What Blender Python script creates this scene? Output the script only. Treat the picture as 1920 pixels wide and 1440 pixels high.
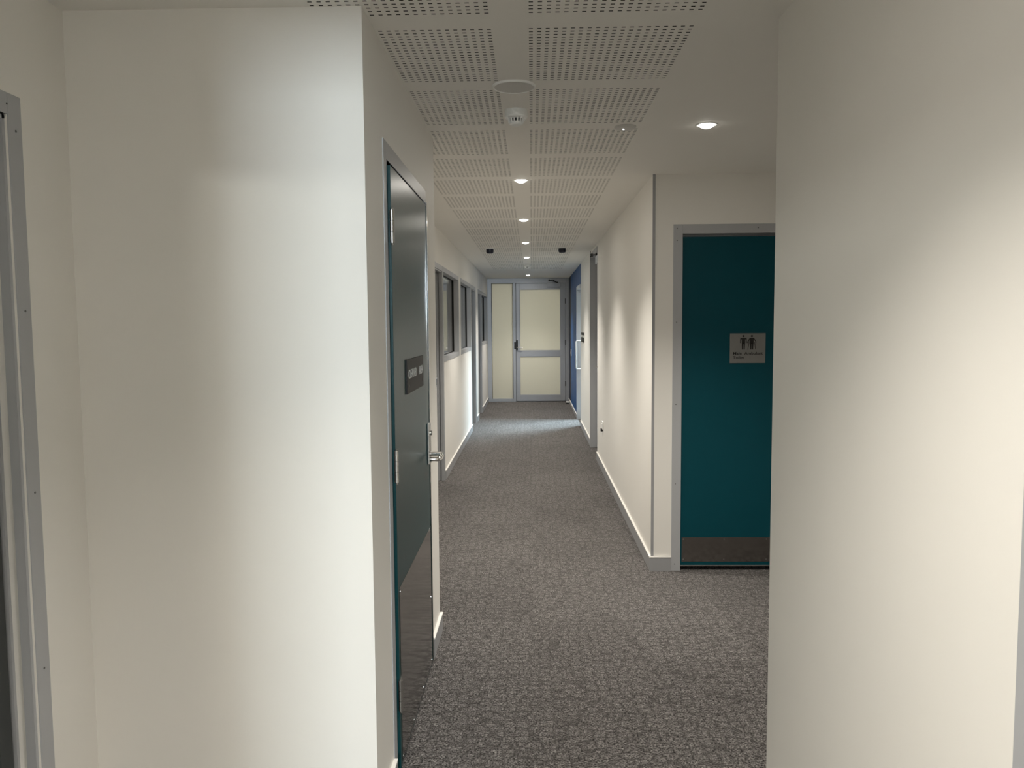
import bpy, bmesh, math, random
from mathutils import Matrix, Vector
random.seed(7)
C = bpy.context.scene.collection
for o in list(bpy.data.objects):
    bpy.data.objects.remove(o)
ZC = 2.392                      # ceiling height
# ------------------------------------------------------------------ camera
cam = bpy.data.cameras.new('camera')
cam.sensor_fit = 'HORIZONTAL'; cam.sensor_width = 36.0
cam.lens = 36.0 * 1499.4 / 1920.0
cam.clip_start = 0.05; cam.clip_end = 100
camo = bpy.data.objects.new('camera', cam); C.objects.link(camo)
_p, _y, _r = .0751, .0249, -.0076
fw = Vector((-math.sin(_y)*math.cos(_p), math.cos(_y)*math.cos(_p), -math.sin(_p)))
rt = Vector((math.cos(_y), math.sin(_y), 0)); up = rt.cross(fw)
r2 = rt*math.cos(_r) + up*math.sin(_r); u2 = -rt*math.sin(_r) + up*math.cos(_r)
M = Matrix((r2, u2, -fw)).transposed().to_4x4(); M.translation = Vector((0, 0, 1.518))
camo.matrix_world = M
bpy.context.scene.camera = camo
# ------------------------------------------------------------------ world, view
w = bpy.data.worlds.new('world'); bpy.context.scene.world = w; w.use_nodes = True
w.node_tree.nodes['Background'].inputs[0].default_value = (.8, .9, 1, 1)
w.node_tree.nodes['Background'].inputs[1].default_value = 0.02
vs = bpy.context.scene.view_settings
vs.view_transform = 'Standard'; vs.look = 'None'; vs.gamma = 1.0; vs.exposure = 0.74
vs.use_curve_mapping = False
# ------------------------------------------------------------------ lights
WARM = (1.0, .94, .855)
COOL = (.80, .92, 1.0)
SPOT_W = 92.0
GLOW_W = 1.2
SPOT_ANGLE = math.radians(110); SPOT_BLEND = 1.0
def area(name, loc, target, sx, sy, energy, col, spread=math.pi):
    l = bpy.data.lights.new(name, 'AREA'); l.shape = 'RECTANGLE'; l.size = sx; l.size_y = sy
    l.energy = energy; l.color = col; l.spread = spread
    o = bpy.data.objects.new(name, l); C.objects.link(o); o.location = loc
    o.rotation_euler = (Vector(target) - Vector(loc)).to_track_quat('-Z', 'Y').to_euler()
    return o
# unseen sources: daylight from side rooms and passage, room lamps, added lobby fill
area('daylight_back_window', (0, -3.0, 1.92), (-.6, 2.257, 1.2), .13, .10, 76, COOL)
area('daylight_far_room', (1.5, 12.75, 2.3), (.35, 12.15, .0), .7, .5, 80, (.68, .85, 1.0), math.radians(100))
area('lobby_fill', (-.62, -1.54, 1.65), (-.62, 3, 1.6), .5, .6, 1.6, (.9, .96, 1))  # unseen soft fill added to lift the lobby, no window here
area('room_lamp_beyond_end_door', (0, 17.1, 1.25), (0, 15.6, 1.2), 1.7, 2.0, 105, (1, .97, .90))
area('lamp_left_room', (-3.0, .72, 2.13), (.72, 1.8, .9), .4, .16, 10, (1, .97, .92))
# ------------------------------------------------------------------ materials
def mat(name, col, rough=.5, metal=0.0, spec=.5, noise=0.0, scale=20, bump=0.0, bscale=200, coat=0.0):
    m = bpy.data.materials.new(name); m.use_nodes = True
    nt = m.node_tree; b = nt.nodes['Principled BSDF']
    b.inputs['Base Color'].default_value = (*col, 1); b.inputs['Roughness'].default_value = rough
    b.inputs['Metallic'].default_value = metal; b.inputs['Specular IOR Level'].default_value = spec
    b.inputs['Coat Weight'].default_value = coat
    tc = nt.nodes.new('ShaderNodeTexCoord')
    if noise:
        n = nt.nodes.new('ShaderNodeTexNoise'); n.inputs['Scale'].default_value = scale; n.inputs['Detail'].default_value = 4
        r = nt.nodes.new('ShaderNodeMapRange'); r.inputs[3].default_value = 1-noise; r.inputs[4].default_value = 1+noise
        x = nt.nodes.new('ShaderNodeMix'); x.data_type = 'RGBA'; x.blend_type = 'MULTIPLY'; x.inputs[0].default_value = 1
        x.inputs[6].default_value = (*col, 1)
        nt.links.new(tc.outputs['Object'], n.inputs['Vector']); nt.links.new(n.outputs[0], r.inputs[0])
        nt.links.new(r.outputs[0], x.inputs[7]); nt.links.new(x.outputs[2], b.inputs['Base Color'])
    if bump:
        n = nt.nodes.new('ShaderNodeTexNoise'); n.inputs['Scale'].default_value = bscale; n.inputs['Detail'].default_value = 3
        bp = nt.nodes.new('ShaderNodeBump'); bp.inputs['Strength'].default_value = bump; bp.inputs['Distance'].default_value = .002
        nt.links.new(tc.outputs['Object'], n.inputs['Vector']); nt.links.new(n.outputs[0], bp.inputs['Height'])
        nt.links.new(bp.outputs[0], b.inputs['Normal'])
    return m
WALL = mat('wall_paint', (.86, .84, .79), .55, spec=.3, noise=.012, scale=3, bump=.03, bscale=350)
CEIL = mat('ceiling_paint', (.86, .84, .79), .7, spec=.2, noise=.01, scale=4)
CAVITY = mat('felt_and_slot_shade', (.016, .015, .014), .95, spec=.1, noise=.2, scale=300)
FRAME = mat('grey_frame_paint', (.43, .44, .455), .38, spec=.5, noise=.02, scale=15)
SKIRT = mat('grey_skirting_paint', (.34, .345, .355), .45, noise=.02, scale=10)
BEAD = mat('white_bead', (.82, .80, .76), .4, noise=.01)
ALU = mat('anodised_aluminium', (.50, .52, .555), .38, metal=.55, noise=.03, scale=40)
STEEL = mat('satin_stainless', (.62, .61, .59), .26, metal=1.0, noise=.05, scale=60)
CHROME = mat('polished_chrome', (.75, .75, .74), .12, metal=1.0, noise=.02)
KICK = mat('stainless_kick_plate', (.30, .285, .27), .11, metal=1.0, noise=.06, scale=25)
TEAL = mat('teal_door_paint', (.003, .060, .080), .40, spec=.14, noise=.05, scale=8, bump=.08, bscale=120)
TEAL2 = mat('teal_door_paint_satin', (.005, .045, .050), .30, spec=.28, noise=.05, scale=8, bump=.10, bscale=90)
TEALD = mat('dark_teal_edge', (.003, .035, .04), .4, noise=.03)
GREYDOOR = mat('dark_grey_door', (.05, .055, .055), .4, noise=.04)
DARK = mat('black_metal', (.008, .008, .009), .4, noise=.05)
GASKET = mat('black_rubber_gasket', (.006, .006, .006), .7, noise=.05)
SIGND = mat('charcoal_sign', (.030, .029, .028), .5, spec=.15, noise=.04)
SIGNL = mat('silver_sign', (.21, .21, .205), .4, metal=.3, noise=.03, scale=60)
INKB = mat('black_lettering', (.004, .004, .004), .5, noise=.02)
INKW = mat('white_lettering', (.62, .62, .60), .5, noise=.02)
WHITE = mat('white_plastic', (.88, .88, .85), .4, noise=.01)
SPKR = mat('speaker_grille', (.64, .63, .60), .6, noise=.05, scale=400)
NAVY = mat('navy_plastic', (.004, .006, .02), .3, noise=.1)
BLUE = mat('blue_wall_paint', (.022, .092, .26), .5, spec=.2, noise=.03, scale=4)
NAVYW = mat('navy_wall', (.004, .010, .034), .5, spec=.3, noise=.03, scale=4)  # even navy, much darker than the blue wall before it
SCREW = mat('screw_head', (.16, .16, .16), .35, metal=.7, noise=.05)
BRIGHT = mat('bright_screw', (.85, .85, .83), .2, metal=1.0, noise=.02)
ROOMW = mat('room_wall_paint', (.72, .69, .60), .6, noise=.02)
def emit(name, col, s):
    m = bpy.data.materials.new(name); m.use_nodes = True; nt = m.node_tree; nt.nodes.clear()
    e = nt.nodes.new('ShaderNodeEmission'); e.inputs[0].default_value = (*col, 1); e.inputs[1].default_value = s
    o = nt.nodes.new('ShaderNodeOutputMaterial'); nt.links.new(e.outputs[0], o.inputs[0]); return m
LENS = emit('lit_lamp_lens', (1, .96, .88), 9)
LED = emit('lit_indicator', (1, 1, 1), 5)
def frosted():
    m = bpy.data.materials.new('frosted_cream_glass'); m.use_nodes = True; nt = m.node_tree; nt.nodes.clear()
    d = nt.nodes.new('ShaderNodeBsdfDiffuse'); d.inputs[0].default_value = (.66, .65, .575, 1)
    t = nt.nodes.new('ShaderNodeBsdfTranslucent'); t.inputs[0].default_value = (.66, .65, .575, 1)
    g = nt.nodes.new('ShaderNodeBsdfGlossy'); g.inputs['Roughness'].default_value = .30
    n = nt.nodes.new('ShaderNodeTexNoise'); n.inputs['Scale'].default_value = 2.5
    r = nt.nodes.new('ShaderNodeMapRange'); r.inputs[3].default_value = .42; r.inputs[4].default_value = .5
    m1 = nt.nodes.new('ShaderNodeMixShader'); m2 = nt.nodes.new('ShaderNodeMixShader')
    f = nt.nodes.new('ShaderNodeFresnel'); f.inputs[0].default_value = 1.45
    o = nt.nodes.new('ShaderNodeOutputMaterial'); L = nt.links.new
    L(n.outputs[0], r.inputs[0]); L(r.outputs[0], m1.inputs[0]); L(d.outputs[0], m1.inputs[1]); L(t.outputs[0], m1.inputs[2])
    L(f.outputs[0], m2.inputs[0]); L(m1.outputs[0], m2.inputs[1]); L(g.outputs[0], m2.inputs[2]); L(m2.outputs[0], o.inputs[0])
    return m
FROST = frosted()
def glass():
    m = bpy.data.materials.new('clear_glass'); m.use_nodes = True; nt = m.node_tree; nt.nodes.clear()
    t = nt.nodes.new('ShaderNodeBsdfTransparent'); t.inputs[0].default_value = (.95, .98, .97, 1)
    g = nt.nodes.new('ShaderNodeBsdfGlossy'); g.inputs['Roughness'].default_value = .0
    f = nt.nodes.new('ShaderNodeLayerWeight'); f.inputs[0].default_value = .5
    p = nt.nodes.new('ShaderNodeMath'); p.operation = 'POWER'; p.inputs[1].default_value = 5      # Schlick reflectance
    q = nt.nodes.new('ShaderNodeMath'); q.operation = 'MULTIPLY_ADD'; q.inputs[1].default_value = .96; q.inputs[2].default_value = .04
    x = nt.nodes.new('ShaderNodeMixShader'); o = nt.nodes.new('ShaderNodeOutputMaterial'); L = nt.links.new
    L(f.outputs['Facing'], p.inputs[0]); L(p.outputs[0], q.inputs[0]); L(q.outputs[0], x.inputs[0]); L(t.outputs[0], x.inputs[1]); L(g.outputs[0], x.inputs[2]); L(x.outputs[0], o.inputs[0])
    return m
GLASS = glass()
def carpet():
    m = bpy.data.materials.new('loop_pile_carpet'); m.use_nodes = True; nt = m.node_tree; L = nt.links.new; N = nt.nodes.new
    b = nt.nodes['Principled BSDF']; b.inputs['Roughness'].default_value = .95; b.inputs['Specular IOR Level'].default_value = .1
    b.inputs['Sheen Weight'].default_value = .10; b.inputs['Sheen Roughness'].default_value = .5; b.inputs['Sheen Tint'].default_value = (1, .93, .88, 1)
    tc = N('ShaderNodeTexCoord')
    mp = N('ShaderNodeMapping'); mp.inputs['Scale'].default_value = (1.0, 1.25, 1)
    L(tc.outputs['Object'], mp.inputs[0])
    wn = N('ShaderNodeTexNoise'); wn.inputs['Scale'].default_value = 45; wn.inputs['Detail'].default_value = 2
    L(mp.outputs[0], wn.inputs['Vector'])
    wa = N('ShaderNodeVectorMath'); wa.operation = 'MULTIPLY_ADD'; wa.inputs[1].default_value = (.022, .022, 0)
    L(wn.outputs['Color'], wa.inputs[0]); L(mp.outputs[0], wa.inputs[2])
    v = N('ShaderNodeTexVoronoi'); v.feature = 'DISTANCE_TO_EDGE'; v.inputs['Scale'].default_value = 21; v.inputs['Randomness'].default_value = .62
    L(wa.outputs[0], v.inputs['Vector'])
    er = N('ShaderNodeMapRange'); er.inputs[1].default_value = .0; er.inputs[2].default_value = .13; er.inputs[3].default_value = .42; er.inputs[4].default_value = 1.0
    L(v.outputs['Distance'], er.inputs[0])
    n1 = N('ShaderNodeTexNoise'); n1.inputs['Scale'].default_value = 150; n1.inputs['Detail'].default_value = 3; n1.inputs['Roughness'].default_value = .7
    L(tc.outputs['Object'], n1.inputs['Vector'])
    r1 = N('ShaderNodeMapRange'); r1.inputs[1].default_value = .38; r1.inputs[2].default_value = .62; r1.inputs[3].default_value = .0; r1.inputs[4].default_value = 2.3
    L(n1.outputs[0], r1.inputs[0])
    # the carpet tiles lie quarter-turned against each other: a faint change of tone from tile to tile
    ck = N('ShaderNodeTexWhiteNoise'); ck.noise_dimensions = '2D'
    sn = N('ShaderNodeVectorMath'); sn.operation = 'SNAP'; sn.inputs[1].default_value = (.5, .5, 1)
    L(tc.outputs['Object'], sn.inputs[0]); L(sn.outputs[0], ck.inputs['Vector'])
    r2_ = N('ShaderNodeMapRange'); r2_.inputs[3].default_value = .92; r2_.inputs[4].default_value = 1.08
    L(ck.outputs[0], r2_.inputs[0])
    a = N('ShaderNodeMath'); a.operation = 'MULTIPLY'; L(er.outputs[0], a.inputs[0]); L(r1.outputs[0], a.inputs[1])
    n3 = N('ShaderNodeTexNoise'); n3.inputs['Scale'].default_value = 48; n3.inputs['Detail'].default_value = 2; L(tc.outputs['Object'], n3.inputs['Vector'])
    r3 = N('ShaderNodeMapRange'); r3.inputs[1].default_value = .32; r3.inputs[2].default_value = .68; r3.inputs[3].default_value = .72; r3.inputs[4].default_value = 1.30; L(n3.outputs[0], r3.inputs[0])
    a3 = N('ShaderNodeMath'); a3.operation = 'MULTIPLY'; L(r3.outputs[0], a3.inputs[0]); L(r2_.outputs[0], a3.inputs[1])
    a2 = N('ShaderNodeMath'); a2.operation = 'MULTIPLY'; L(a.outputs[0], a2.inputs[0]); L(a3.outputs[0], a2.inputs[1])
    x = N('ShaderNodeMix'); x.data_type = 'RGBA'; x.blend_type = 'MULTIPLY'; x.inputs[0].default_value = 1
    x.inputs[6].default_value = (.207, .195, .187, 1); L(a2.outputs[0], x.inputs[7]); L(x.outputs[2], b.inputs['Base Color'])
    bp = N('ShaderNodeBump'); bp.inputs['Strength'].default_value = .9; bp.inputs['Distance'].default_value = .006
    L(a.outputs[0], bp.inputs['Height']); L(bp.outputs[0], b.inputs['Normal'])
    return m
CARPET = carpet()
# ------------------------------------------------------------------ mesh helpers
def WXP(x):   # wall in a plane X = x seen from +X : u = Y, v = out of the wall (+X), w = Z
    return lambda u, v, w: (x+v, u, w)
def WXN(x):   # wall seen from -X
    return lambda u, v, w: (x-v, u, w)
def WYN(y):   # wall seen from -Y : u = X
    return lambda u, v, w: (u, y-v, w)
ID = lambda u, v, w: (u, v, w)
class MB:
    def __init__(s, T=ID): s.bm = bmesh.new(); s.T = T
    def box(s, u0, u1, v0, v1, w0, w1, bev=0):
        vs = [s.bm.verts.new(s.T(u, v, w)) for u in (u0, u1) for v in (v0, v1) for w in (w0, w1)]
        fs = [s.bm.faces.new([vs[i] for i in q]) for q in ((0, 1, 3, 2), (4, 6, 7, 5), (0, 4, 5, 1), (2, 3, 7, 6), (0, 2, 6, 4), (1, 5, 7, 3))]
        if bev:
            es = list({e for f in fs for e in f.edges})
            bmesh.ops.bevel(s.bm, geom=es, offset=bev, segments=2, profile=.6, affect='EDGES', clamp_overlap=True)
        return s
    def tube(s, pts, r, n=10, caps=True):
        pts = [Vector(s.T(*p)) for p in pts]; rings = []
        for i, p in enumerate(pts):
            d = (pts[min(i+1, len(pts)-1)] - pts[max(i-1, 0)]).normalized()
            a = d.orthogonal().normalized()
            if rings:
                a = (pa - d*pa.dot(d)).normalized()
            pa = a; b = d.cross(a); k = r[i] if isinstance(r, (list, tuple)) else r
            rings.append([s.bm.verts.new(p + a*k*math.cos(t*2*math.pi/n) + b*k*math.sin(t*2*math.pi/n)) for t in range(n)])
        for A, B in zip(rings, rings[1:]):
            for t in range(n): s.bm.faces.new((A[t], A[(t+1) % n], B[(t+1) % n], B[t]))
        if caps:
            s.bm.faces.new(rings[0]); s.bm.faces.new(rings[-1])
        return s
    def lathe(s, cx, cy, prof, n=32):   # prof: (radius, z); about a vertical axis
        rings = []
        for r, z in prof:
            if r < 1e-6: rings.append([s.bm.verts.new((cx, cy, z))])
            else: rings.append([s.bm.verts.new((cx+r*math.cos(t*2*math.pi/n), cy+r*math.sin(t*2*math.pi/n), z)) for t in range(n)])
        for A, B in zip(rings, rings[1:]):
            for t in range(n):
                q = [A[t % len(A)], A[(t+1) % len(A)], B[(t+1) % len(B)], B[t % len(B)]]
                q2 = []
                for vv in q:
                    if vv not in q2: q2.append(vv)
                if len(q2) > 2: s.bm.faces.new(q2)
        return s
    def poly(s, pts, v0, v1):           # extruded outline in the u,w plane
        A = [s.bm.verts.new(s.T(u, v0, w)) for u, w in pts]; B = [s.bm.verts.new(s.T(u, v1, w)) for u, w in pts]
        s.bm.faces.new(A); s.bm.faces.new(B); n = len(pts)
        for i in range(n): s.bm.faces.new((A[i], A[(i+1) % n], B[(i+1) % n], B[i]))
        return s
    def disc(s, u, w, r, v0, v1, n=20):
        return s.poly([(u+r*math.cos(t*2*math.pi/n), w+r*math.sin(t*2*math.pi/n)) for t in range(n)], v0, v1)
    def done(s, name, m, parent=None, smooth=False, recalc=True):
        if recalc: bmesh.ops.recalc_face_normals(s.bm, faces=s.bm.faces)
        me = bpy.data.meshes.new(name); s.bm.to_mesh(me); s.bm.free()
        me.materials.append(m)
        o = bpy.data.objects.new(name, me); C.objects.link(o)
        if smooth:
            for p in me.polygons: p.use_smooth = True
            try: me.set_sharp_from_angle(angle=math.radians(35))
            except Exception: pass
        if parent is not None:
            off = Vector((0, 0, 0)); q = parent
            while q is not None: off += q.location; q = q.parent
            me.transform(Matrix.Translation(-off)); o.parent = parent
        return o
def tag(o, label=None, cat=None, group=None, kind=None):
    if label: o['label'] = label
    if cat: o['category'] = cat
    if group: o['group'] = group
    if kind: o['kind'] = kind
    return o
def thing(name, loc, label, cat, group=None, kind=None):
    o = bpy.data.objects.new(name, None); o.empty_display_size = .1; o.location = loc; C.objects.link(o)
    return tag(o, label, cat, group, kind)
def dup(root, loc, label=None):
    r = root.copy(); C.objects.link(r); r.location = loc
    if label: r['label'] = label
    for ch in list(root.children):
        c = ch.copy(); C.objects.link(c); c.parent = r
        for g in ch.children:
            d = g.copy(); C.objects.link(d); d.parent = c
    return r
def text(body, T, u, w, size, m, name, parent, v=.001, depth=.0006, sx=1.0, bold=0.0):
    cu = bpy.data.curves.new('t', 'FONT'); cu.body = body; cu.size = size; cu.extrude = depth; cu.resolution_u = 3; cu.offset = bold
    to = bpy.data.objects.new('t', cu); C.objects.link(to)
    dg = bpy.context.evaluated_depsgraph_get()
    me = bpy.data.meshes.new_from_object(to.evaluated_get(dg))
    bpy.data.objects.remove(to)
    for vt in me.vertices:
        vt.co = Vector(T(u + vt.co.x*sx, v + vt.co.z, w + vt.co.y))
    b = MB(); b.bm.from_mesh(me); bpy.data.meshes.remove(me)
    return b.done(name, m, parent)
# ------------------------------------------------------------------ floor and ceiling
fl = MB().box(-4.5, 4.5, -8.6, 17.4, -.12, 0).done('floor', CARPET)
tag(fl, 'grey speckled loop pile carpet floor running down the corridor', 'floor', kind='structure')
PX = (-.6095, -.0095); PITCH = .625
PY = [2.45 - .0125 + PITCH*k for k in range(-2, 17)]
LIGHTS = [-.83, 1.09, 4.964, 6.825, 8.738, 10.655, 12.505, 14.478]
LX = -.0595; HR = .037; HC = .045
cells = [(LX, y) for y in LIGHTS] + [(.782, 3.644), (-.45, -.05)]
rects = [(px, px+.5, py, py+.525) for px in PX for py in PY] + [(x-HC, x+HC, y-HC, y+HC) for x, y in cells]
cb = MB(); xs = sorted({-4.5, 4.5} | {round(v, 5) for r in rects for v in r[:2]}); ys = sorted({-8.6, 17.4} | {round(v, 5) for r in rects for v in r[2:]})
for x0, x1 in zip(xs, xs[1:]):
    for y0, y1 in zip(ys, ys[1:]):
        cx, cy = (x0+x1)/2, (y0+y1)/2
        if any(r[0] < cx < r[1] and r[2] < cy < r[3] for r in rects): continue
        cb.bm.faces.new([cb.bm.verts.new(p) for p in ((x0, y0, ZC), (x0, y1, ZC), (x1, y1, ZC), (x1, y0, ZC))])
for x, y in cells:
    n = 32; ring = []; sq = []
    for t in range(n):
        a = t*2*math.pi/n; c, s_ = math.cos(a), math.sin(a); k = HC/max(abs(c), abs(s_))
        ring.append(cb.bm.verts.new((x+HR*c, y+HR*s_, ZC))); sq.append(cb.bm.verts.new((x+k*c, y+k*s_, ZC)))
    for t in range(n):
        cb.bm.faces.new((ring[t], sq[t], sq[(t+1) % n], ring[(t+1) % n])[::-1])
ce = cb.done('ceiling', CEIL, recalc=False)
tag(ce, 'flat off-white plasterboard ceiling with bands of slotted acoustic panels', 'ceiling', kind='structure')
# one slotted panel: 20 columns by 21 rows of real slots with walls, shared by every copy
pb = bmesh.new(); SW, SH, D = .0118, .0060, .020
gx = [0]; gy = [0]
for i in range(20): gx += [.0125+.025*i-SW/2, .0125+.025*i+SW/2]
for j in range(21): gy += [.0125+.025*j-SH/2, .0125+.025*j+SH/2]
gx.append(.5); gy.append(.525)
V = [[pb.verts.new((x, y, 0)) for y in gy] for x in gx]
for i in range(len(gx)-1):
    for j in range(len(gy)-1):
        q = [V[i][j], V[i][j+1], V[i+1][j+1], V[i+1][j]]
        if i % 2 == 1 and j % 2 == 1:
            U = [pb.verts.new((v.co.x, v.co.y, D)) for v in q]
            for t in range(4): pb.faces.new((q[t], q[(t+1) % 4], U[(t+1) % 4], U[t])).material_index = 1  # slot sides take the dark felt colour too, recess shade put into the colour
        else: pb.faces.new(q)
B = [pb.verts.new(p) for p in ((0, 0, D), (0, .525, D), (.5, .525, D), (.5, 0, D))]
bf = pb.faces.new(B); bf.material_index = 1
pme = bpy.data.meshes.new('perforated_panel'); pb.to_mesh(pme); pb.free()
pme.materials.append(CEIL); pme.materials.append(CAVITY)
for px in PX:
    for py in PY:
        o = bpy.data.objects.new('perforated_panel', pme); C.objects.link(o); o.parent = ce; o.location = (px, py, ZC)
# ------------------------------------------------------------------ walls
def wall(name, label, boxes, m=WALL):
    b = MB()
    for q in boxes: b.box(*q)
    return tag(b.done(name, m), label, 'wall', kind='structure')
T_ = .11
XLW, XRW = -.855, .726
# near left lobby wall with a door opening
wall('wall_left', 'off-white painted wall at the far left of the photo around the grey framed door',
     [(-1.2955-T_, -1.2955, -3.5, .75, 0, ZC), (-1.2955-T_, -1.2955, .75, 1.99, 2.045, ZC), (-1.2955-T_, -1.2955, 1.99, 2.257+T_, 0, ZC)])
# the block in front of the cleaner room
wall('wall_front', 'broad off-white wall left of centre facing the camera, brightest along its right edge',
     [(-1.2955, -.462, 2.257, 2.257+T_, 0, ZC)])
XCW = -.462
wall('wall_left', 'narrow off-white corridor wall around the dark teal cleaner door',
     [(XCW-T_, XCW, 2.257+T_, 2.58, 0, ZC), (XCW-T_, XCW, 2.58, 3.48, 2.045, ZC), (XCW-T_, XCW, 3.48, 3.86, 0, ZC),
      (XLW-T_, XCW-T_, 3.86-T_, 3.86, 0, ZC)])
# long left corridor wall with doors and half-height windows
D1 = (6.82, 7.70); W1 = (7.72, 9.42); W2 = (9.66, 11.30); D2 = (11.36, 12.28); D3 = (12.80, 13.62); W3 = (13.70, 15.38)
WH, WS = 2.075, 1.15
def opening_wall(face, thick, y0, y1, ops):
    boxes = []; y = y0
    a, b = sorted((face, face+thick))
    for (o0, o1, s, h) in ops:
        if o0 > y: boxes.append((a, b, y, o0, 0, ZC))
        if s > 0: boxes.append((a, b, o0, o1, 0, s))
        if h < ZC: boxes.append((a, b, o0, o1, h, ZC))
        y = o1
    if y < y1: boxes.append((a, b, y, y1, 0, ZC))
    return boxes
wall('wall_left', 'long off-white left corridor wall beyond the cleaner door, with three low-silled windows',
     opening_wall(XLW, -T_, 3.86, 15.56, [(D1[0], D1[1]+.02, 0, WH), (W1[0], W1[1], WS, WH), (W2[0], W2[1], WS, WH), (W2[1], D2[1], 0, WH),
                                          (D3[0], D3[1]+.08, 0, WH), (W3[0], W3[1], WS, WH)]))
# right: near wall, alcove, corridor wall
XRN = .721
wall('wall_right', 'wide off-white near right wall with a curved pool of downlight and nothing on it',
     [(XRN, XRN+T_, -4.4, .20, 0, ZC), (XRN, XRN+T_, .20, 1.12, 2.045, ZC), (XRN, XRN+T_, 1.12, 2.406, 0, ZC)])
wall('wall_right', 'hidden near side wall of the toilet alcove behind the near right wall', [(XRN+T_, 2.3, 2.296, 2.406, 0, ZC)])
wall('wall_right', 'hidden far right side of the toilet alcove', [(2.3, 2.4, 2.296, 4.937, 0, ZC)])
wall('wall_alcove', 'off-white alcove wall around the teal toilet door, facing the camera',
     [(XRW, .895, 4.827, 4.827+T_, 0, ZC), (.895, 1.835, 4.827, 4.827+T_, 2.046, ZC), (1.835, 2.3, 4.827, 4.827+T_, 0, ZC)])
R5 = (8.86, 9.76); R6 = (11.80, 12.72)
wall('wall_right', 'off-white right corridor wall washed by pointed scallops of downlight',
     opening_wall(XRW, T_, 4.827+T_, 8.86, []))
wall('wall_right', 'short off-white right wall piece between two recessed doors, carrying a dark room sign',
     opening_wall(XRW, T_, 8.86, R6[0], [(R5[0], R5[1], 0, 2.36)]))
wall('wall_right', 'bright blue painted wall at the far right end of the corridor',
     opening_wall(XRW, T_, R6[0], 14.75, [(R6[0], R6[1], 0, 2.09)]), BLUE)
wall('wall_right', 'very dark navy strip of wall beside the end door', [(XRW, XRW+T_, 14.75, 15.66, 0, ZC)], NAVYW)
# side rooms (only what the doors and windows open on)
wall('wall_back', 'off-white lobby wall behind the camera with an added slit that shapes the back daylight', [(-1.2955, -.19, -1.68, -1.6, 0, ZC), (-.19, -.02, -1.68, -1.6, 2.016, ZC), (-.02, XRN, -1.68, -1.6, 0, ZC)])  # slit jambs and head placed to cut the daylight beam to its patch
wall('wall_room', 'walls of the room behind the glazed door at the left edge', [(-3.6, -1.2955-T_, -.9, -.8, 0, ZC), (-3.7, -3.6, -.9, 3.0, 0, ZC), (-3.6, -1.2955-T_, 2.9, 3.0, 0, ZC)], ROOMW)
wall('wall_back', 'walls of the passage behind the lobby', [(-1.2955, XRN+T_, -3.5, -3.4, 0, ZC)])
# ------------------------------------------------------------------ baseboards
def skirt(name, T, u0, u1, label, m=SKIRT, h=.085, e0=0, e1=0):
    b = MB(T).box(u0, u1, 0, .012, .0, h)
    o = tag(b.done(name, m), label, 'baseboard', kind='structure')
    MB(T).box(u0-e0, u1+e1, 0, .0145, h, h+.008, .002).done('bead', BEAD, o)
    return o
skirt('baseboard_left', WXP(-1.2955), 2.06, 2.257, 'grey skirting at the foot of the near left wall')
skirt('baseboard_front', WYN(2.257), -1.2835, -.45, 'grey skirting along the broad wall facing the camera')
skirt('baseboard_left', WXP(XCW), 2.257, 2.525, 'short grey skirting just before the cleaner door')
skirt('baseboard_left', WXP(XCW), 3.535, 3.872, 'short grey skirting just past the cleaner door')
skirt('baseboard_left', WXP(XLW), 3.86, D1[0]-.04, 'grey skirting hidden behind the cleaner door corner')
skirt('baseboard_left', WXP(XLW), W1[0]+.01, W2[1]+.02, 'grey skirting under the first two left windows')
skirt('baseboard_left', WXP(XLW), D2[1]+.06, D3[0]-.04, 'grey skirting on the short left wall between two door frames')
skirt('baseboard_left', WXP(XLW), W3[0]+.01, 15.54, 'grey skirting under the farthest left window')
skirt('baseboard_right', WXN(XRN), 1.18, 2.418, 'grey skirting along the near right wall')
skirt('baseboard_right', WXN(XRW), 4.827, R5[0]-.02, 'grey skirting along the scalloped right corridor wall')
skirt('baseboard_alcove', WYN(4.827), .714, .845, 'short grey skirting beside the teal toilet door frame', e0=.0025)
skirt('baseboard_right', WXN(XRW), R5[1]+.03, R6[0]-.03, 'grey skirting below the dark room sign')
skirt('baseboard_right', WXN(XRW), R6[1]+.05, 15.54, 'low grey skirting along the blue wall', h=.055)
# corner trim and shadow strip
tag(MB(WYN(4.827)).box(.722, .7385, 0, .004, .094, ZC).done('trim_1', SKIRT), 'thin grey metal corner strip where the right wall meets the alcove', 'corner trim', kind='structure')
tag(MB(WXN(XRW)).box(R5[1]+.055, R5[1]+.10, 0, .003, .094, ZC).done('shadow_strip', DARK), 'thin dark vertical strip standing in for the shadow gap beside the recessed right door', 'corner trim', kind='structure')  # black strip laid on the wall in place of a shadow gap
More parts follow.
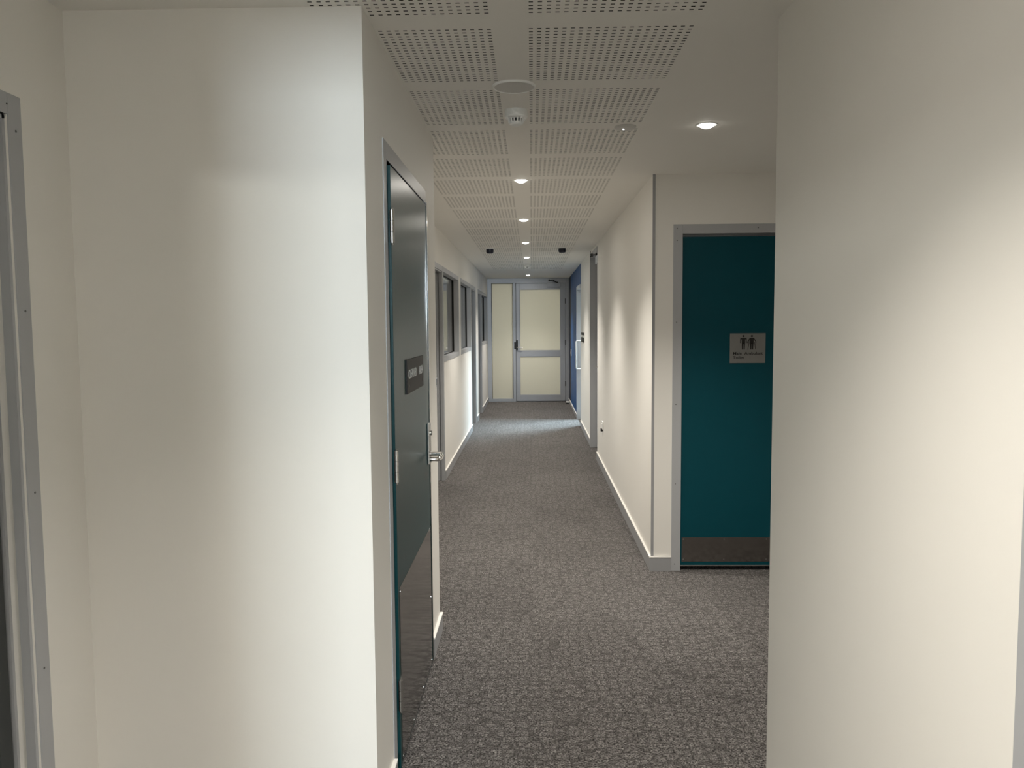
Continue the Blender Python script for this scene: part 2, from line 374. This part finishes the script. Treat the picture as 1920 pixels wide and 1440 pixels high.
# ------------------------------------------------------------------ doors
def screws(T, spots, parent, m=SCREW, r=.004, v=.0, name='screw'):
    first = None
    for (u, w) in spots:
        if first is None:
            b = MB(T).disc(u, w, r, v, v+.0012, 10); first = b.done(name, m, parent); base = (u, w)
        else:
            c = first.copy(); C.objects.link(c)
            p0 = Vector(T(base[0], 0, base[1])); p1 = Vector(T(u, 0, w)); c.location = p1-p0
def door_frame(T, u0, u1, h, parent, proud=.003, fw_=.055, depth=.115, m=FRAME, step=.012, name='frame', lip=True):
    """steel door frame: face, dark joint line and stepped jamb; u0,u1 = clear opening"""
    b = MB(T)
    for a, c in ((u0-fw_, u0), (u1, u1+fw_)):
        b.box(a, c, -.02, proud, 0, h+fw_, .0015)
    b.box(u0, u1, -.02, proud, h, h+fw_, .0015)
    b.box(u0-.006, u0, -depth, -.02, 0, h); b.box(u1, u1+.006, -depth, -.02, 0, h); b.box(u0, u1, -depth, -.02, h, h+.006)
    f = b.done(name, m, parent)
    s = MB(T)
    s.box(u0, u0+step, -depth, -.055, 0, h); s.box(u1-step, u1, -depth, -.055, 0, h); s.box(u0, u1, -depth, -.055, h-step, h)
    s.done('door_stop', m, parent)
    if lip:
        q = MB(T); q.box(u0+.002, u0+.012, -.03, -.005, 0, h-.002); q.box(u1-.012, u1-.002, -.03, -.005, 0, h-.002); q.box(u0+.002, u1-.002, -.03, -.005, h-.012, h-.002)
        q.done('frame_lip', m, parent)
    return f
def lever(T, u, w, du, parent, m=CHROME, v0=0.0, proj=.05, L=.12, r=.0095, ret=True):
    s = 1 if du > 0 else -1
    pts = [(u, v0, w), (u, v0+proj*.8, w), (u+s*.008, v0+proj*.96, w), (u+s*.02, v0+proj, w), (u+s*(L-.015), v0+proj, w-.004)]
    if ret: pts += [(u+s*(L-.003), v0+proj*.94, w-.004), (u+s*L, v0+proj*.75, w-.004), (u+s*L, v0+.012, w-.004)]
    return MB(T).tube(pts, r, 12).done('lever_handle', m, parent, smooth=True)
# --- cleaner door -------------------------------------------------
T = WXP(XCW)
d = thing('door_1', (XCW, 3.03, 0), 'dark teal cleaner door seen edge-on at left, with charcoal sign and tall steel kick plate', 'door', kind='structure')
fr = door_frame(T, 2.585, 3.478, 2.045, d, depth=.11, lip=False)
MB(T).box(3.476, 3.484, -.001, .0145, 0, 2.043, .001).done('strike_edge', CHROME, d)['label'] = 'bright metal strip along the lock side of the frame'
LF = .0105    # leaf stands a little proud of the frame
leaf = MB(T).box(2.605, 3.462, -.03, LF, .012, 2.030, .0015).done('leaf', TEAL2, d)
kp = MB(T).box(2.632, 3.455, LF, LF+.0015, .022, .63, .0004).done('kick_plate', KICK, d)
kp['label'] = 'tall mirror-like stainless steel kick plate'
screws(T, [(2.645, .615), (3.44, .615), (3.44, .32), (3.44, .035), (3.17, .035), (2.9, .035), (2.65, .035)], d, BRIGHT, .0035, LF+.0015)
for zz in (.2715, 1.052, 1.834):
    b = MB(T)
    for k in range(3):
        a = zz-.054+k*.036
        b.tube([(2.598, LF+.004, a+.001), (2.598, LF+.004, a+.035)], .0075, 12)
    b.tube([(2.598, LF+.004, zz-.059), (2.598, LF+.004, zz+.059)], .0045, 8)
    b.box(2.598, 2.632, LF-.001, LF+.002, zz-.053, zz+.053)
    b.done('hinge', STEEL, d, smooth=True)
lk = MB(T).box(3.392, 3.452, LF, LF+.011, .915, 1.095, .004).done('lock_plate', STEEL, d)
MB(T).tube([(3.425, LF+.01, 1.05), (3.425, LF+.018, 1.05)], .011, 16).done('key_cylinder', CHROME, lk, smooth=True)
lever(T, 3.43, .958, -1, lk, v0=LF+.009, proj=.055, L=.115)
sg = MB(T).box(2.845, 3.272, LF, LF+.006, 1.268, 1.392, .0008).done('sign', SIGND, d)
sg['label'] = 'charcoal sign plate lettered CLEANER A0.34'
text('CLEANER', WXP(XCW), 2.872, 1.322, .047, INKW, 'lettering', sg, v=LF+.0065, sx=1.02)
text('A0.34', WXP(XCW), 3.148, 1.322, .047, INKW, 'lettering', sg, v=LF+.0065, sx=.86)
screws(T, [(2.885, 1.295), (3.25, 1.295)], sg, DARK, .006, LF+.006, 'fixing_cap')
# --- toilet door --------------------------------------------------
T = WYN(4.827)
d = thing('door_2', (1.36, 4.827, 0), 'dark teal toilet door with grey metal frame and silver pictogram sign, right of centre', 'door', kind='structure')
door_frame(T, .901, 1.829, 2.044, d, depth=.11, lip=False)
screws(T, [(.868, z) for z in (.044, .541, 1.026, 1.521, 2.004)] + [(.868, 2.075), (1.345, 2.075), (1.862, 1.026)], d, SCREW, .0035, .003)
MB(T).box(.895, .901, -.045, .0036, 0, 2.044).done('frame_return', FRAME, d)
leaf = MB(T).box(.905, 1.825, -.05, -.012, .030, 2.026, .001).done('leaf', TEAL, d)
MB(T).box(.907, 1.823, -.013, -.0105, .026, .034).done('door_seal', STEEL, d)['label'] = 'thin pale metal seal strip along the bottom edge'
kp = MB(T).box(.912, 1.818, -.012, -.0105, .054, .206, .0004).done('kick_plate', KICK, d)
kp['label'] = 'brushed steel kick plate with brown reflections'
screws(T, [(.922, .195), (1.17, .195), (1.427, .195), (.922, .070), (1.17, .070), (1.427, .070)], d, BRIGHT, .0032, -.0105)
sg = MB(T).box(1.190, 1.402, -.012, -.008, 1.272, 1.451, .0008).done('sign', SIGNL, d)
sg['label'] = 'silver plate with two black standing figures and the words Male Ambulant Toilet'
def figure(cx, top, s, canes):
    b = MB(T); v0, v1 = -.0078, -.0068
    P = lambda pts: b.poly([(cx+x*s, top+y*s) for x, y in pts], v0, v1)
    b.disc(cx, top-.07*s, .075*s, v0, v1, 16)
    if not canes:
        P([(-.19, -.20), (.19, -.20), (.225, -.24), (.23, -.56), (.175, -.56), (.15, -.30), (.115, -.30), (.115, -.60), (-.115, -.60), (-.115, -.30), (-.15, -.30), (-.175, -.56), (-.23, -.56), (-.225, -.24)])
    else:
        P([(-.14, -.19), (.14, -.19), (.30, -.42), (.315, -.56), (.26, -.56), (.25, -.44), (.13, -.30), (.12, -.60), (-.12, -.60), (-.13, -.30), (-.25, -.44), (-.26, -.56), (-.315, -.56), (-.30, -.42)])
        P([(-.29, -.54), (-.25, -.52), (-.17, -.36), (-.15, -.38), (-.235, -.55), (-.275, -1.0), (-.31, -1.0)][:4] + [(-.215, -.50)])
        P([(-.285, -.5), (-.245, -.5), (-.265, -1.02), (-.305, -1.02)]) if False else None
        P([(-.21, -.50), (-.17, -.50), (-.26, -1.02), (-.30, -1.02)]); P([(.21, -.50), (.17, -.50), (.26, -1.02), (.30, -1.02)])
    P([(-.115, -.59), (-.015, -.59), (-.02, -1.02), (-.10, -1.02)]); P([(.015, -.59), (.115, -.59), (.10, -1.02), (.02, -1.02)])
    P([(-.11, -.56), (.11, -.56), (.11, -.63), (-.11, -.63)])
    return b.done('pictogram', INKB, sg)
figure(1.270, 1.440, .085, False); figure(1.320, 1.440, .085, True)
text('Male  Ambulant', T, 1.208, 1.323, .0235, INKB, 'lettering', sg, v=-.0075, sx=1.19, bold=.0003)
text('Toilet', T, 1.208, 1.298, .0235, INKB, 'lettering', sg, v=-.0075, sx=1.19, bold=.0003)
b = MB(T)
for i, q in enumerate((0, 1, 3, 4, 7, 8, 9, 12)): b.disc(1.212+q*.0045, 1.283+(i % 2)*.003, .0011, -.008, -.007, 8)
b.done('braille', SIGNL, sg)['kind'] = 'stuff'
# --- left lobby door ---------------------------------------------
T = WXP(-1.2955)
d = thing('door_3', (-1.2955, 1.37, 0), 'grey framed glazed door cut off by the left edge of the photo', 'door', kind='structure')
door_frame(T, .75, 1.992, 2.045, d, depth=.11, fw_=.053)
screws(T, [(2.02, z) for z in (.16, .62, 1.09, 1.56, 2.01)] + [(1.99, 2.07)], d, SCREW, .003, .003)
lb = MB(T)
lb.box(.765, .81, -.10, -.06, .012, 2.028, .001); lb.box(1.925, 1.972, -.10, -.06, .012, 2.028, .001)
lb.box(.81, 1.925, -.10, -.06, 1.99, 2.028); lb.box(.81, 1.925, -.10, -.06, .012, .20)
lf = lb.done('leaf', GREYDOOR, d)
MB(T).box(.812, 1.923, -.083, -.077, .20, 1.99).done('pane', GLASS, lf)
lk = MB(T).box(.775, .80, -.06, -.052, .93, 1.09, .003).done('lock_plate', STEEL, d)
lever(T, .79, .99, 1, lk, STEEL, -.052, .05, .11)
# --- right lobby doorway -----------------------------------------
T = WXN(XRN)
d = thing('door_4', (XRN, .66, 0), 'grey frame of an open doorway at the bottom right edge of the photo', 'door', kind='structure')
door_frame(T, .20, 1.12, 2.045, d, depth=.11, fw_=.053)
MB(lambda u, v, w: (u, v, w)).box(.86, 1.74, 1.125, 1.160, .012, 2.028, .001).done('leaf', GREYDOOR, d)
# --- three left corridor doors (closed leaves deep in their frames) and windows
T = WXP(XLW)
def left_door(name, u0, u1, label):
    d = thing(name, (XLW, (u0+u1)/2, 0), label, 'door', kind='structure')
    door_frame(T, u0, u1, 2.025, d, depth=.105, fw_=.05)
    MB(T).box(u0+.006, u1-.006, -.145, -.108, .012, 2.015, .001).done('leaf', GREYDOOR, d)
    lk = MB(T).box(u0+.06, u0+.11, -.108, -.101, .95, 1.10, .003).done('lock_plate', STEEL, d)
    lever(T, u0+.085, 1.02, 1, lk, STEEL, -.101, .05, .11)
    return d
left_door('door_5', D1[0]+.05, D1[1], 'grey framed left doorway nearest after the cleaner door')
left_door('door_6', D2[0], D2[1]-.05, 'grey left door frame just past the second window, lit blue by daylight')
left_door('door_7', D3[0]+.05, D3[1]+.03, 'grey left door frame farthest down the corridor')
def left_window(name, u0, u1, label):
    d = thing(name, (XLW, (u0+u1)/2, WS), label, 'window', kind='structure')
    b = MB(T); f = .048
    b.box(u0, u1, -.105, .004, WS, WS+f, .0015); b.box(u0, u1, -.105, .004, WH-f, WH, .0015)
    b.box(u0, u0+f, -.105, .004, WS+f, WH-f, .0015); b.box(u1-f, u1, -.105, .004, WS+f, WH-f, .0015)
    b.done('frame', FRAME, d)
    g = MB(T)
    a0, a1, z0, z1 = u0+f, u1-f, WS+f, WH-f
    g.box(a1-.010, a1, -.075, -.053, z0, z1); g.box(a0, a0+.010, -.075, -.053, z0, z1)
    g.box(a0, a1, -.075, -.056, z0, z0+.006); g.box(a0, a1, -.075, -.056, z1-.006, z1)
    g.done('gasket', GASKET, d)
    MB(T).box(a0+.002, a1-.002, -.070, -.064, z0+.002, z1-.002).done('pane', GLASS, d)
    return d
left_window('window_1', *W1, 'nearest grey framed left corridor window, reflecting the end door')
left_window('window_2', *W2, 'middle of the three grey framed left corridor windows')
left_window('window_3', *W3, 'farthest of the three grey framed left corridor windows, beside the end door')
# --- aluminium doors ----------------------------------------------
def closer(T, u0, u1, w0, w1, v, parent, arm):
    cl = MB(T).box(u0, u1, v, v+.055, w0, w1, .004).done('door_closer', ALU, parent)
    cl['label'] = 'grey box door closer'
    a = MB(T); a.tube([arm[0], arm[1], arm[2]], .009, 8)
    for p in arm: a.tube([(p[0], p[1]-.012, p[2]), (p[0], p[1]+.012, p[2])], .017, 12)
    a.done('closer_arm', DARK, cl, smooth=True)
T = WYN(15.56)
d = thing('door_8', (-.07, 15.56, 0), 'aluminium framed end door with frosted cream panels and a matching side panel, closing the corridor', 'door', kind='structure')
b = MB(T)
b.box(-.855, -.776, -.10, 0, 0, 2.392, .002); b.box(.662, .726, -.10, 0, 0, 2.392, .002)
b.box(-.776, .662, -.10, 0, 2.300, 2.392, .002); b.box(-.360, -.306, -.10, -.004, 0, 2.300, .002)
b.box(-.776, -.360, -.10, 0, 0, .058, .002)
b.box(-.312, -.280, -.10, -.060, 0, 2.31); b.box(.636, .670, -.10, -.060, 0, 2.31); b.box(-.30, .66, -.10, -.060, 2.275, 2.31); b.box(-.30, .66, -.10, -.060, 0, .05)
b.done('frame', ALU, d)
g = MB(T)
for q in ((-.776, -.770, .058, 2.3), (-.366, -.360, .058, 2.3)): g.box(q[0], q[1], -.06, -.012, q[2], q[3])
g.box(-.776, -.36, -.06, -.012, 2.293, 2.3); g.done('gasket', GASKET, d)
MB(T).box(-.770, -.366, -.045, -.035, .058, 2.293).done('side_panel', FROST, d)['label'] = 'narrow frosted cream side panel'
lb = MB(T); V0, V1 = -.058, -.012
lb.box(-.299, -.226, V0, V1, .012, 2.294, .002); lb.box(.560, .654, V0, V1, .012, 2.294, .002)
lb.box(-.226, .560, V0, V1, 2.178, 2.294, .001); lb.box(-.226, .560, V0, V1, .880, .998, .001); lb.box(-.226, .560, V0, V1, .012, .130, .001)
lf = lb.done('leaf', ALU, d)
MB(T).box(-.226, .560, -.040, -.030, .998, 2.178).done('upper_panel', FROST, lf)
MB(T).box(-.226, .560, -.040, -.030, .130, .880).done('lower_panel', FROST, lf)
gb = MB(T)
for z0, z1 in ((.998, 2.178), (.130, .880)):
    gb.box(-.226, -.220, -.03, -.016, z0, z1); gb.box(.554, .560, -.03, -.016, z0, z1); gb.box(-.22, .554, -.03, -.016, z1-.006, z1); gb.box(-.22, .554, -.03, -.016, z0, z0+.006)
gb.done('glazing_bead', FRAME, lf)
MB(T).box(-.304, -.300, -.06, -.004, .012, 2.298).done('shadow_gap', GASKET, d)
es = MB(T).box(-.298, -.268, V1, V1+.012, 1.005, 1.200, .004).done('lock_plate', DARK, d)
lever(T, -.283, 1.058, 1, es, STEEL, V1+.01, .05, .12, .009, False)
MB(T).box(-.338, -.308, -.004, .006, 1.025, 1.165, .003).done('strike_box', DARK, d)
closer(T, .300, .565, 2.222, 2.298, V1, d, [(.50, .02, 2.305), (.43, .05, 2.335), (.345, .012, 2.352)])
for z in (.35, 1.15, 1.95):
    MB(T).tube([(.657, -.006, z-.05), (.657, -.006, z+.05)], .008, 10).done('hinge', DARK, d, smooth=True)
# door in the right wall, recessed, with closer
T = WXN(XRW)
d = thing('door_9', (XRW, 9.31, 0), 'tall grey framed right door recessed beside the scalloped wall, black closer arm at its top', 'door', kind='structure')
u0, u1 = R5[0]+.03, R5[1]-.03
b = MB(T)
b.box(R5[0], u0, -.11, .0, 0, 2.36, .002); b.box(u1, R5[1], -.11, .018, 0, 2.36, .002); b.box(u0, u1, -.11, .005, 2.30, 2.36, .002)
b.done('frame', FRAME, d)
lb = MB(T)
lb.box(u0+.004, u0+.10, -.105, -.062, .012, 2.295, .002); lb.box(u1-.10, u1-.004, -.105, -.062, .012, 2.295, .002)
for z0, z1 in ((2.18, 2.295), (.88, 1.0), (.012, .13)): lb.box(u0+.10, u1-.10, -.105, -.062, z0, z1)
lf = lb.done('leaf', ALU, d)
MB(T).box(u0+.10, u1-.10, -.09, -.08, 1.0, 2.18).done('upper_panel', FROST, lf); MB(T).box(u0+.10, u1-.10, -.09, -.08, .13, .88).done('lower_panel', FROST, lf)
closer(T, u0+.08, u0+.36, 2.19, 2.275, -.062, d, [(u0+.2, -.01, 2.29), (u0+.48, .02, 2.305), (u1-.06, .008, 2.325)])
es = MB(T).box(u0+.02, u0+.06, -.062, -.05, .95, 1.12, .003).done('lock_plate', DARK, d)
lever(T, u0+.04, 1.03, 1, es, STEEL, -.05, .045, .12, .009, False)
# glazed door in the blue wall, lit from outside
d = thing('door_10', (XRW, 12.26, 0), 'pale aluminium glazed door in the blue wall with a long white pull handle', 'door', kind='structure')
u0, u1 = R6[0]+.03, R6[1]-.05
b = MB(T)
b.box(R6[0], u0, -.11, .004, 0, 2.09, .002); b.box(u1, R6[1], -.11, .016, 0, 2.09, .002); b.box(u0, u1, -.11, .016, 2.04, 2.09, .002)
PALE = mat('pale_aluminium', (.66, .69, .72), .4, metal=.2, noise=.02)
b.done('frame', PALE, d)
lb = MB(T)
lb.box(u0+.004, u0+.05, -.085, -.045, .012, 2.035, .002); lb.box(u1-.05, u1-.004, -.085, -.045, .012, 2.035, .002)
for z0, z1 in ((1.98, 2.035), (.012, .11)): lb.box(u0+.05, u1-.05, -.085, -.045, z0, z1)
lf = lb.done('leaf', PALE, d)
MB(T).box(u0+.05, u1-.05, -.068, -.062, .11, 1.98).done('pane', GLASS, lf)
hu = u1-.045
MB(T).tube([(hu, -.045, 1.245), (hu, .012, 1.245), (hu, .022, 1.235), (hu, .022, .81), (hu, .012, .80), (hu, -.045, .80)], .011, 10).done('pull_handle', WHITE, lf, smooth=True)
# ------------------------------------------------------------------ ceiling fittings
def downlight():
    x, y = LX, LIGHTS[2]
    d = thing('downlight', (x, y, ZC), 'placeholder', 'downlight', 'recessed downlights')
    MB().lathe(x, y, [(HR+.001, ZC+.004), (HR-.001, ZC-.001), (HR+.002, ZC-.0025), (HR+.009, ZC-.0022), (HR+.011, ZC), (HR+.011, ZC+.0005)]).done('trim_ring', WHITE, d, smooth=True)
    MB().lathe(x, y, [(HR, ZC-.001), (HR-.002, ZC+.03), (HR-.006, ZC+.05)]).done('reflector', WHITE, d, smooth=True)
    MB().lathe(x, y, [(HR-.003, ZC+.004), (HR-.004, ZC-.003), (HR-.009, ZC-.009), (HR-.019, ZC-.0135), (0, ZC-.0155)]).done('lens', LENS, d, smooth=True)
    l = bpy.data.lights.new('lamp', 'SPOT'); l.energy = SPOT_W; l.color = WARM; l.spot_size = SPOT_ANGLE; l.spot_blend = SPOT_BLEND; l.shadow_soft_size = .022
    o = bpy.data.objects.new('lamp', l); C.objects.link(o); o.parent = d; o.location = (0, 0, -.022)
    l = bpy.data.lights.new('lamp_spill', 'AREA'); l.shape = 'DISK'; l.size = .066; l.energy = GLOW_W; l.color = WARM
    o = bpy.data.objects.new('lamp_spill', l); C.objects.link(o); o.parent = d; o.location = (0, 0, -.0175)
    return d
dl = downlight()
ORD = {2: 'nearest', 3: 'second', 4: 'third', 5: 'fourth', 6: 'fifth', 7: 'sixth and farthest'}
dl['label'] = 'nearest lit downlight of the row down the middle of the corridor ceiling'
for i, y in enumerate(LIGHTS):
    if i == 2: continue
    if i > 2: lab = ORD[i] + ' lit downlight along the corridor ceiling row, counting away from the camera'
    else: lab = ['lit lobby downlight just behind the camera', 'lit lobby downlight above the camera, before the corridor'][i]
    dup(dl, (LX, y, ZC), lab)
a = dup(dl, (.782, 3.644, ZC), 'lit downlight on the plain ceiling at right, in front of the teal toilet door')
for c in a.children:
    if c.type == 'LIGHT':
        c.data = c.data.copy(); c.data.energy *= 1.2 if c.data.type == 'SPOT' else 1.6
dup(dl, (-.45, -.05, ZC), 'added unseen downlight out of frame that fills the lobby')  # extra unseen fitting added to brighten the near walls
# ceiling speaker
x, y = -.0595, 3.02
s = thing('ceiling_speaker', (x, y, ZC), 'large round grey ceiling disc speaker between the slotted panels, before the smoke detector', 'speaker')
MB().lathe(x, y, [(.080, ZC), (.080, ZC-.004), (.077, ZC-.0075), (.0735, ZC-.007), (.072, ZC-.004)], 48).done('rim', WHITE, s, smooth=True)
MB().lathe(x, y, [(.0735, ZC-.0055), (.05, ZC-.0045), (0, ZC-.004)], 48).done('grille', SPKR, s, smooth=True)
# smoke detectors
def smoke(x, y):
    s = thing('smoke_detector', (x, y, ZC), 'white smoke detector with ribbed cage hanging close behind the round ceiling speaker', 'smoke detector', 'smoke detectors')
    MB().lathe(x, y, [(.046, ZC), (.047, ZC-.004), (.0475, ZC-.026), (.044, ZC-.031), (.034, ZC-.033), (.030, ZC-.035)], 40).done('base', WHITE, s, smooth=True)
    MB().lathe(x, y, [(.021, ZC-.030), (.020, ZC-.054)], 24).done('chamber', GASKET, s, smooth=True)
    b = MB()
    for k in range(14):
        t = k*2*math.pi/14; c, q = math.cos(t), math.sin(t)
        b.tube([(x+.030*c, y+.030*q, ZC-.033), (x+.027*c, y+.027*q, ZC-.053)], .0036, 6)
    b.done('cage', WHITE, s, smooth=True)
    MB().lathe(x, y, [(.028, ZC-.048), (.0275, ZC-.055), (.022, ZC-.060), (0, ZC-.061)], 32).done('cap', WHITE, s, smooth=True)
    for k in range(4):
        t = k*math.pi/2+.6; c, q = math.cos(t), math.sin(t)
        MB().tube([(x+.043*c, y+.043*q, ZC-.030), (x+.040*c, y+.040*q, ZC-.038)], .004, 8).done('lug', WHITE, s, smooth=True)
    return s
sm = smoke(-.059, 3.36)
dup(sm, (-.058, 11.95, ZC), 'small far smoke detector between the fourth and fifth corridor downlights')
# flat disc sensor
x, y = .424, 3.66
s = thing('ceiling_sensor', (x, y, ZC), 'flat white disc sensor with a bright dot at the right edge of the slotted panels', 'sensor')
MB().lathe(x, y, [(.049, ZC), (.049, ZC-.003), (.044, ZC-.008), (.036, ZC-.010), (0, ZC-.011)], 40).done('cover', SPKR, s, smooth=True)
MB().lathe(x-.008, y, [(0, ZC-.0135), (.003, ZC-.0128), (.0035, ZC-.0105)], 12).done('indicator', LED, s, smooth=True)
# navy drum sensors
def drum(x, y):
    s = thing('motion_sensor', (x, y, ZC), 'dark navy drum sensor on the ceiling left of the downlight row', 'sensor', 'navy ceiling sensors')
    MB().lathe(x, y, [(.049, ZC), (.049, ZC-.010), (.046, ZC-.014)], 32).done('base', WHITE, s, smooth=True)
    MB().lathe(x, y, [(.043, ZC-.012), (.043, ZC-.045), (.038, ZC-.058), (.028, ZC-.064), (0, ZC-.066)], 32).done('lens_cover', NAVY, s, smooth=True)
    return s
dr = drum(-.475, 9.3)
dup(dr, (.357, 9.3, ZC), 'dark navy drum sensor on the ceiling right of the downlight row')
# ------------------------------------------------------------------ wall and floor fittings
T = WXN(XRW)
s = thing('wall_socket', (XRW, 8.16, .43), 'small white power outlet low on the scalloped right wall', 'socket')
MB(T).box(8.10, 8.22, 0, .010, .435, .515, .002).done('cover_plate', WHITE, s)
MB(T).box(8.125, 8.155, .010, .016, .478, .498, .001).done('switch', WHITE, s)
MB(T).box(8.17, 8.205, .0, .022, .408, .438, .003).done('plug', DARK, s)['label'] = 'small dark plug below the plate'
s = thing('light_switch', (XRW, 14.62, .92), 'white light switch on the edge of the blue wall near the end door', 'switch')
MB(T).box(14.58, 14.66, 0, .010, .925, 1.045, .002).done('cover_plate', WHITE, s)
MB(T).box(14.605, 14.635, .010, .015, .965, 1.005, .001).done('rocker', WHITE, s)
s = thing('room_sign', (XRW, 11.33, 1.25), 'dark room sign with white band on the right wall before the blue wall', 'sign')
MB(T).box(11.05, 11.62, 0, .008, 1.252, 1.385, .001).done('plate', SIGND, s)
MB(T).box(11.05, 11.62, .008, .010, 1.322, 1.352, .0005).done('white_band', WHITE, s)
b = MB(T); b.disc(11.335, 1.349, .018, .010, .011, 12); b.box(11.315, 11.355, .010, .011, 1.318, 1.342); b.done('pictogram', INKB, s)
s = thing('door_stop', (.675, 15.10, 0), 'white and black floor door stop at the foot of the navy wall', 'door stop')
MB().lathe(.675, 15.10, [(.034, 0), (.034, .012), (.028, .018), (.018, .02)], 24).done('base', DARK, s, smooth=True)
MB().tube([(.648, 15.10, .03), (.712, 15.10, .03)], .016, 14).done('buffer', WHITE, s, smooth=True)
s = thing('strike_plate', (XCW, 3.858, 1.2), 'tiny dark plate on the wall corner past the cleaner door', 'plate')
MB(WXP(XCW)).box(3.835, 3.859, 0, .002, 1.215, 1.265, .0005).done('plate', STEEL, s)
MB(WXP(XCW)).box(3.842, 3.852, .002, .003, 1.225, 1.255).done('slot', DARK, s)
